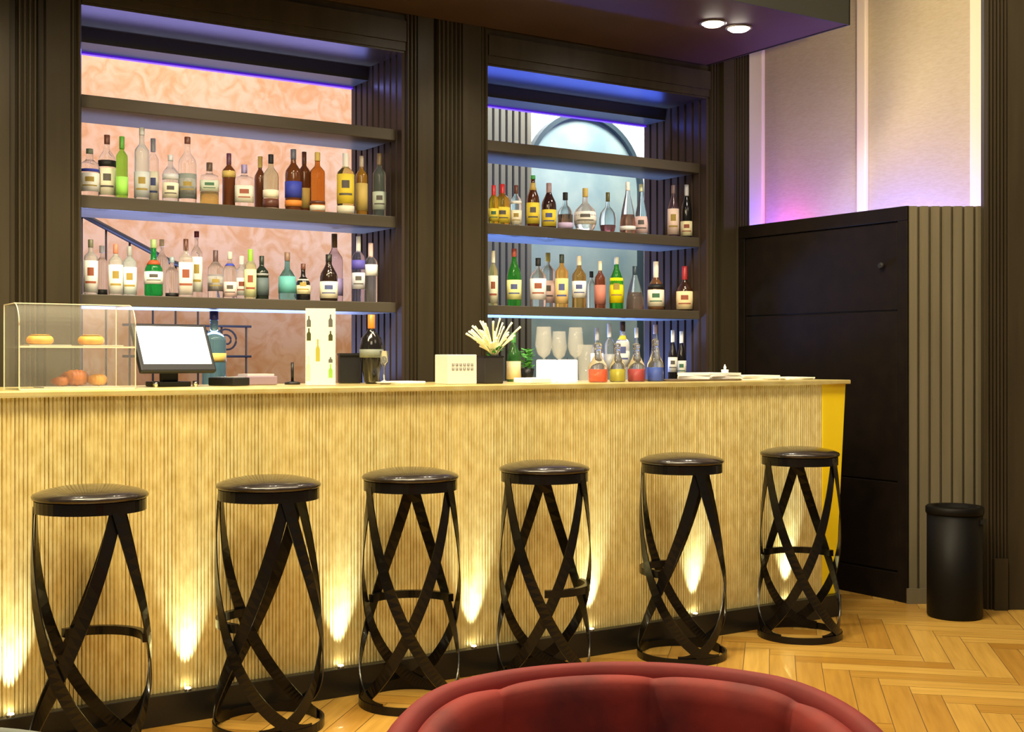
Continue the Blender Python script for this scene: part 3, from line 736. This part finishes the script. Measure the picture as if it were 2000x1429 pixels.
MB().box(T, Wc-T, T+.002, Dc-T-.001, 0.0, 0.005).build('base_panel', ACR, cs)
MB().box(T, Wc-T, T+.002, Dc-T-.001, 0.134, 0.139).build('shelf_panel', ACR, cs)
EDGE = mat('acrylic_edge', (0.86, 0.76, 0.56), 0.3, alpha=0.75)
MB().box(0, Wc, -0.001, 0.003, -0.0, 0.006).box(0, Wc, 0.0, 0.004, 0.134, 0.139).box(0, Wc, 0.066, 0.070, Hc-0.001, Hc+0.002).box(0, 0.003, -0.001, 0.002, 0, Hc-0.07).box(Wc-0.003, Wc, -0.001, 0.002, 0, Hc-0.07).box(0, 0.003, Dc-0.002, Dc+0.001, 0, Hc).box(Wc-0.003, Wc, Dc-0.002, Dc+0.001, 0, Hc).tube([(0.0015, y, z) for y, z in side_prof()[1:-1]], 0.0018, 6).tube([(Wc-0.0015, y, z) for y, z in side_prof()[1:-1]], 0.0018, 6).build('edge_trim', EDGE, cs)
BUN = noise_mat('pastry_crust', (0.55, 0.20, 0.02), (0.74, 0.42, 0.07), 14, 0.5, bump=0.3)
BUN2 = noise_mat('pastry_brown', (0.28, 0.06, 0.01), (0.50, 0.16, 0.025), 16, 0.5, bump=0.3)
TRAY = mat('pastry_tray', (0.55, 0.50, 0.42), 0.35, 0.3)
def in_case(u, y): 
    X, d_ = at(u, y); return X
for (u, z0, w_, lb) in ((88, 0.139, 0.13, 'thin tray under the left glazed ring on the upper tier'), (190, 0.139, 0.13, 'thin tray under the right glazed ring on the upper tier'), (150, 0.005, 0.24, 'long thin tray under the pastries on the lower tier')):
    X = in_case(u, 4.22)
    o = thing('tray', lb, 'tray', (X, 4.22, ZB+z0+0.0005))
    MB().box(-w_/2, w_/2, -0.075, 0.075, 0, 0.004).build('tray_base', TRAY, o, bevel=0.001)
def ring_bun(u, z0, lb, m, R1=0.027, r1=0.015):
    X = in_case(u, 4.20)
    o = thing('ring_pastry', lb, 'pastry', (X, 4.20, ZB+z0))
    rings = []
    for i in range(28):
        a = 2*PI*i/28; c, s = math.cos(a), math.sin(a)
        rings.append([((R1 + r1*math.cos(2*PI*j/12))*c, (R1 + r1*math.cos(2*PI*j/12))*s, r1 + r1*math.sin(2*PI*j/12)) for j in range(12)])
    rings.append(rings[0]); MB().loft(rings, cap0=False, cap1=False).build('dough', m, o)
    MB().lathe([(R1-0.008, 0.022), (R1, 0.031), (R1+0.006, 0.0315), (R1-0.004, 0.0335), (R1-0.012, 0.026)], 24, caps=False).build('glaze', mat('glaze', (0.80, 0.36, 0.03), 0.15), o)
ring_bun(78, 0.144, 'glazed ring pastry on the upper tier of the case, left one', BUN)
ring_bun(178, 0.144, 'glazed ring pastry on the upper tier of the case, right one', BUN)
def croissant(u, z0, lb, m, L=0.05, r=0.021):
    X = in_case(u, 4.20)
    o = thing('croissant', lb, 'pastry', (X, 4.20, ZB+z0))
    rings = []; N = 20
    for i in range(N+1):
        f = i/N*2-1; a = f*1.15
        rr = r*(1-abs(f)**2.2*0.8)*(1+0.08*math.sin(i*2.1)); cx_, cy_ = L*math.sin(a), -L*math.cos(a)+L
        rings.append([(cx_ + rr*math.cos(2*PI*j/10)*math.sin(a)*0.4, cy_ + rr*math.cos(2*PI*j/10), r + rr*math.sin(2*PI*j/10)) for j in range(10)])
    MB().loft(rings).build('dough', m, o)
croissant(122, 0.010, 'small brown croissant at the left of the lower tier', BUN2, 0.035, 0.016)
croissant(150, 0.010, 'large brown croissant in the middle of the lower tier', BUN2, 0.05, 0.027)
croissant(193, 0.010, 'golden croissant at the right of the lower tier', BUN, 0.036, 0.02)

# register screen
X, d = at(338, 4.40)
ps = thing('register_screen', 'black point-of-sale touchscreen with blank bright display', 'monitor', (X, 4.40, ZB))
dirc = math.atan2(-4.40, -X)
ps.rotation_euler = (0, 0, dirc + R(90) + R(25))
hd = MB().box(-0.143, 0.143, -0.012, 0.012, -0.098, 0.092).build('housing', mat('screen_frame', (0.004, 0.005, 0.010), 0.6), ps, bevel=0.006)
sc = MB().box(-0.128, 0.128, -0.0135, -0.0115, -0.070, 0.080).build('screen', mat('screen_white', (0.9, 0.95, 1.0), 0.3, emit=1.15, ecol=(0.93, 0.97, 1.0)), ps)
for o in (hd, sc): o.location = (0, 0.0, 0.137); o.rotation_euler = (R(-28), 0, 0)
MB().box(-0.06, 0.06, -0.02, 0.10, 0, 0.018).box(-0.03, 0.03, 0.02, 0.05, 0.018, 0.11).build('stand', PLASTIC, ps, bevel=0.003)
for s in (-1, 1): MB().lathe([(0.009, 0), (0.009, 0.02)], 12, c=(s*0.075, -0.02, 0)).build('foot', CHROME, ps)
# low dark devices beside
def boxthing(name, lb, cat, u, Y, wx, dy, hh, m, rz=0, parts=(), z=ZB):
    X, d_ = at(u, Y); o = thing(name, lb, cat, (X, Y, z), rz)
    MB().box(-wx/2, wx/2, -dy/2, dy/2, 0, hh).build('body', m, o, bevel=min(0.004, hh/4))
    for nm, bx_, mm in parts: MB().box(*bx_).build(nm, mm, o)
    return o
boxthing('card_terminal', 'small black card terminal lying right of the register screen', 'card reader', 447, 4.45, 0.08, 0.14, 0.03, PLASTIC, R(20), [('keypad', (-0.028, 0.028, -0.06, 0.0, 0.030, 0.033), pmat(GREY)), ('display', (-0.028, 0.028, 0.01, 0.055, 0.030, 0.032), pmat((0.3,0.32,0.4)))])
boxthing('bar_caddy', 'low grey and violet caddy between terminal and menu board', 'caddy', 500, 4.50, 0.13, 0.10, 0.034, pmat((0.22,0.16,0.22)), R(5), [('compartment', (-0.055, 0.055, -0.04, 0.04, 0.034, 0.042), pmat((0.5,0.47,0.5)))])
pn = thing('pen_stand', 'slim dark upright stick on a flat foot left of the menu board', 'stand', (*[(at(571, 4.5)[0]), 4.5], ZB))
MB().lathe([(0.03, 0), (0.03, 0.008), (0.006, 0.012)], 16).build('foot', PLASTIC, pn)
MB().tube([(0, 0, 0.01), (0, 0, 0.085)], 0.006, 8).build('stick', PLASTIC, pn)
# menu board
X, d = at(626, 4.20)
mn = thing('menu_board', 'tall bright white menu card printed with small bottle drawings', 'menu', (X, 4.20, ZB), math.atan2(-4.20, -X) + R(90))
bw, bh = 0.108, hz(602, d) - ZB
MB().box(-bw/2, bw/2, -0.003, 0.003, 0.004, bh).build('card', mat('menu_card', (0.72, 0.72, 0.64), 0.5), mn)
MB().box(-bw/2-0.001, bw/2+0.001, -0.02, 0.02, 0, 0.004).build('foot', ACR, mn)
def mini(cx_, z0, hh, c, ww=0.0075):
    MB().add([(cx_-ww, -0.0036, z0), (cx_+ww, -0.0036, z0), (cx_+ww, -0.0036, z0+hh*0.55), (cx_+ww*0.35, -0.0036, z0+hh*0.72), (cx_+ww*0.35, -0.0036, z0+hh), (cx_-ww*0.35, -0.0036, z0+hh), (cx_-ww*0.35, -0.0036, z0+hh*0.72), (cx_-ww, -0.0036, z0+hh*0.55)], [tuple(range(8))]).build('printed_bottle', pmat(c), mn)
GREY = (0.10,0.10,0.09); OL = (0.05,0.05,0.012)
for a in ((-0.042, 0.215, 0.04, GREY), (-0.042, 0.165, 0.045, OL), (-0.044, 0.02, 0.09, (0.45,0.5,0.4)), (0.036, 0.215, 0.045, GREY), (0.036, 0.165, 0.035, OL), (0.036, 0.03, 0.05, (0.22,0.42,0.06)), (0.036, 0.085, 0.02, GREY), (-0.010, 0.09, 0.08, (0.35,0.33,0.05))):
    mini(*a)
# black box and black bottle
boxthing('black_holder', 'tapering black holder standing left of the black bottle', 'holder', 682, 4.60, 0.085, 0.08, 0.12, PLASTIC, R(-20), [('rim', (-0.044, 0.044, -0.046, 0.046, 0.112, 0.121), PLASTIC)])
X, d = at(732, 4.42)
sp = thing('saucer', 'small white saucer at the foot of the black bottle', 'saucer', (X+0.01, 4.35, ZB))
MB().lathe([(0.018, 0), (0.02, 0.002), (0.038, 0.007), (0.037, 0.009), (0.001, 0.004)], 24).build('dish', pmat((0.62,0.62,0.66)), sp)
PRO['shield'] = [(0.45,0),(0.6,0.03),(0.95,0.38),(1,0.52),(0.85,0.66),(0.4,0.75),(0.28,0.80),(0.28,0.99)]
bottle('fat black bottle with glowing orange neck standing on the bar', None, X, 4.45, ZB, 0.272, 0.094, 'shield', BLK, O, (0.65,0.20,0.03), .80, [((0.16,0.18,0.15),.38,.50)])
gl = thing('cordial_glass', 'tiny stemmed glass in front of the fat black bottle', 'glass', (X+0.005, 4.35, ZB+0.0095))
MB().lathe([(0.013, 0), (0.013, 0.002), (0.003, 0.006), (0.003, 0.055), (0.014, 0.075), (0.017, 0.12), (0.016, 0.12), (0.012, 0.078), (0.001, 0.066)], 20, caps=False).build('bowl', gmat((0.9,0.92,0.88), 'g'), gl)
boxthing('napkin_stack', 'thin stack of white paper left of the white napkin box', 'napkins', 790, 4.40, 0.12, 0.12, 0.010, WHITE, R(8))
# napkin box white, black cube
X, d = at(890, 4.22)
nb = thing('napkin_box', 'white cube napkin box with two rows of faint grey print', 'box', (X, 4.22, ZB), R(-6))
MB().box(-0.062, 0.062, -0.062, 0.062, 0, 0.115).build('box', mat('napkin_white', (0.66, 0.62, 0.58), 0.5), nb, bevel=0.003)
b = MB()
for r_ in range(2):
    for i in range(6):
        xx = -0.044 + i*0.016
        b.box(xx, xx+0.009, -0.0632, -0.0618, 0.055 + r_*0.016, 0.057 + r_*0.016).box(xx, xx+0.0025, -0.0632, -0.0618, 0.055 + r_*0.016, 0.065 + r_*0.016).box(xx+0.0065, xx+0.009, -0.0632, -0.0618, 0.055 + r_*0.016, 0.065 + r_*0.016)
b.build('print', pmat((0.16,0.16,0.15)), nb)
boxthing('black_box', 'plain black cube box directly right of the white napkin box', 'box', 955, 4.26, 0.085, 0.09, 0.11, mat('matt_black', (0.02,0.018,0.017), 0.5), R(-6), [('lid', (-0.0435, 0.0435, -0.046, 0.046, 0.104, 0.1105), PLASTIC)])
# feathery flowers in vase behind the black cube
X, d = at(966, 4.50)
vs_ = thing('flower_vase', 'dark vase of feathery cream flowers and green leaves behind the black cube', 'flowers', (X, 4.50, ZB))
MB().lathe([(0.025, 0), (0.03, 0.01), (0.032, 0.10), (0.028, 0.11)], 20).build('vase', PLASTIC, vs_)
fl = MB(); random.seed(3)
for i in range(60):
    a = random.uniform(0, 2*PI); L_ = random.uniform(0.08, 0.19); sp_ = random.uniform(0.1, 0.75)
    b0 = Vector((0, 0, 0.10)); dr = Vector((math.cos(a)*sp_ - 0.15, math.sin(a)*sp_*0.7 + 0.05, 1)).normalized()
    p_ = [b0 + dr*L_*f + Vector((math.cos(a), math.sin(a), -0.6))*0.03*f*f for f in (0, .3, .6, .85, 1)]
    fl.tube(p_, 0.0015, 4, 0.005)
fl.build('blooms', pmat((0.92,0.86,0.58)), vs_)
def leaf(m, c, dr, L_, W_):
    c = Vector(c); dr = Vector(dr).normalized(); s_ = dr.cross(Vector((0,0,1))).normalized()*W_
    up_ = s_.cross(dr).normalized()*W_*0.25
    m.add([c, c+dr*L_*.5+s_, c+dr*L_, c+dr*L_*.5-s_, c+dr*L_*.5+up_], [(0,1,4),(1,2,4),(2,3,4),(3,0,4)], True)
lf = MB()
for i in range(26):
    a = random.uniform(0, 2*PI); leaf(lf, (0.01*math.cos(a), 0.01*math.sin(a), random.uniform(0.09, 0.14)), (math.cos(a), math.sin(a), random.uniform(0.1, 1)), 0.04, 0.011)
lf.build('leaves', pmat((0.05,0.28,0.05), 0.5), vs_)
X, d = at(1003, 4.52)
bottle('champagne bottle with green neck and tan label behind the black cube', None, X, 4.52, ZB, hz(650, d)-ZB, 27*d/F, 'wine', (0.03,0.12,0.03), O, (0.05,0.25,0.05), .6, [((0.62,0.52,0.33),.05,.42)])
# mint pot
X, d = at(1030, 4.62)
mp_ = thing('mint_pot', 'bushy green mint in a small dark pot beside the glass vases', 'plant', (X, 4.62, ZB))
MB().lathe([(0.022, 0), (0.03, 0.055), (0.027, 0.055), (0.02, 0.04)], 18).build('pot', PLASTIC, mp_)
lf = MB()
for i in range(90):
    a = random.uniform(0, 2*PI); rr = random.uniform(0, 0.03); zz = random.uniform(0.05, 0.14)
    leaf(lf, (rr*math.cos(a), rr*math.sin(a), zz), (math.cos(a), math.sin(a), random.uniform(-.2, .9)), 0.022, 0.009)
lf.build('leaves', pmat((0.08,0.33,0.06), 0.5), mp_)
# white candle blocks and glasses
for u, lb, hh, Y in ((1068, 'left white block candle among the glasses on the bar', 0.095, 4.30), (1108, 'right white block candle among the glasses on the bar', 0.095, 4.30)):
    X, d = at(u, Y)
    o = thing('block_candle', lb, 'candle', (X, Y, ZB), R(20), 'white block candles')
    MB().box(-0.033, 0.033, -0.033, 0.033, 0, hh).build('wax', mat('lit_wax', (0.95, 0.9, 0.8), 0.5, emit=0.55, ecol=(1.0, 0.9, 0.75)), o, bevel=0.006)
    MB().tube([(0, 0, hh-0.002), (0, 0, hh+0.01)], 0.0015, 6).build('wick', PLASTIC, o)
boxthing('napkin_stack', 'low stack of white napkins left of the block candles', 'napkins', 1040, 4.20, 0.12, 0.10, 0.022, WHITE, R(10))
THIN = mat('thin_glass', (0.95, 0.93, 0.88), 0.05, 0, 0, 1.45, alpha=0.09)
def wineglass(lb, u, Y, H, rb):
    X, d_ = at(u, Y); o = thing('wine_glass', lb, 'glass', (X, Y, ZB), 0, 'stemmed glasses on the bar')
    MB().lathe([(0.030, 0), (0.030, 0.002), (0.004, 0.006), (0.0035, H*0.42)], 24, caps=True).build('stem', THIN, o)
    MB().lathe([(0.004, H*0.42), (rb*0.7, H*0.5), (rb, H*0.66), (rb*0.8, H), (rb*0.78, H), (rb*0.97, H*0.66), (rb*0.67, H*0.51), (0.002, H*0.44)], 24, caps=False).build('bowl', THIN, o)
wineglass('tall stemmed glass behind the left block candle', 1062, 4.40, 0.235, 0.038)
wineglass('tall stemmed glass between the two block candles', 1092, 4.55, 0.22, 0.036)
wineglass('tall stemmed glass right of the block candles', 1124, 4.42, 0.235, 0.036)
def jar(lb, u, Y, H, r, liq, name='carafe'):
    X, d_ = at(u, Y); o = thing(name, lb, 'carafe', (X, Y, ZB), 0, 'carafes of coloured syrup')
    MB().lathe([(r*0.9, 0), (r, 0.004), (r, H*0.40), (r*0.8, H*0.5), (r*0.38, H*0.68), (r*0.33, H*0.86), (r*0.45, H*0.88)], 24).build('glass_body', gmat((0.96,0.96,0.94), 'g'), o)
    MB().lathe([(r*0.86, 0.003), (r*0.9, 0.006), (r*0.9, H*0.33)], 24).build('syrup', mat('syrup_%s' % name + lb[:6], liq, 0.1, 0, 0.35, 1.3), o)
    MB().lathe([(r*0.28, H*0.86), (r*0.42, H*0.9), (r*0.42, H*0.97), (r*0.2, H)], 16).build('stopper', gmat((0.9,0.88,0.8), 'g'), o)
jar('orange-red syrup carafe, first of the coloured row', 1168, 4.22, 0.165, 0.040, (0.90, 0.10, 0.015))
jar('yellow-green syrup carafe, second of the coloured row', 1206, 4.25, 0.165, 0.034, (0.55, 0.50, 0.02))
jar('dark crimson syrup carafe, third of the coloured row', 1243, 4.25, 0.165, 0.038, (0.45, 0.012, 0.03))
jar('blue syrup carafe, rightmost of the coloured row', 1280, 4.25, 0.185, 0.036, (0.01, 0.08, 0.55))
# mixing glass
X, d = at(1143, 4.45); o = thing('mixing_glass', 'straight clear mixing glass left of the orange-red carafe', 'glass', (X, 4.45, ZB))
MB().lathe([(0.03, 0), (0.036, 0.16), (0.034, 0.16), (0.028, 0.006), (0.001, 0.006)], 24, caps=False).build('glass_body', THIN, o)
# tray and papers at the right end
X, d = at(1320, 4.32)
o = thing('serving_tray', 'thin dark serving tray lying right of the blue carafe', 'tray', (X+0.12, 4.30, ZB), R(3))
MB().box(-0.26, 0.16, -0.11, 0.13, 0, 0.006).build('tray_base', mat('tray_brown', (0.12,0.08,0.04), 0.35), o, bevel=0.002)
random.seed(11)
for i, (u, Y, sz, rz, nlay, lb) in enumerate(((1385, 4.34, (0.21, 0.20), 5, 5, 'thick stack of white menus on the bar, nearest the carafes'), (1462, 4.33, (0.22, 0.19), -4, 4, 'middle white menu stack near the right end of the bar'), (1536, 4.33, (0.20, 0.18), 3, 2, 'flattest white menu stack, nearest the yellow bar corner'))):
    X, d = at(u, Y); o = thing('menu_stack', lb, 'menus', (X, Y, ZB + (0.007 if i == 0 else 0.0)), R(rz), 'white menus lying on the bar')
    for k in range(nlay):
        a = R(random.uniform(-8, 8)); c_, s_ = math.cos(a), math.sin(a); hx, hy = sz[0]/2, sz[1]/2
        pp = [(x_*c_-y_*s_, x_*s_+y_*c_) for x_, y_ in ((-hx,-hy),(hx,-hy),(hx,hy),(-hx,hy))]
        MB().extrude(pp, k*0.0055, k*0.0055+0.005).build('menu', WHITE, o)
X, d = at(1452, 4.45); o = thing('tea_light', 'tiny white tea light behind the white menu stacks', 'candle', (X, 4.58, ZB))
MB().lathe([(0.016, 0), (0.018, 0.045)], 16).build('cup', pmat(WHT), o)
MB().lathe([(0.004, 0.045), (0.006, 0.055), (0.001, 0.07)], 10).build('flame', mat('flame', (1,0.8,0.4), 0.5, emit=6, ecol=(1,0.75,0.35)), o)
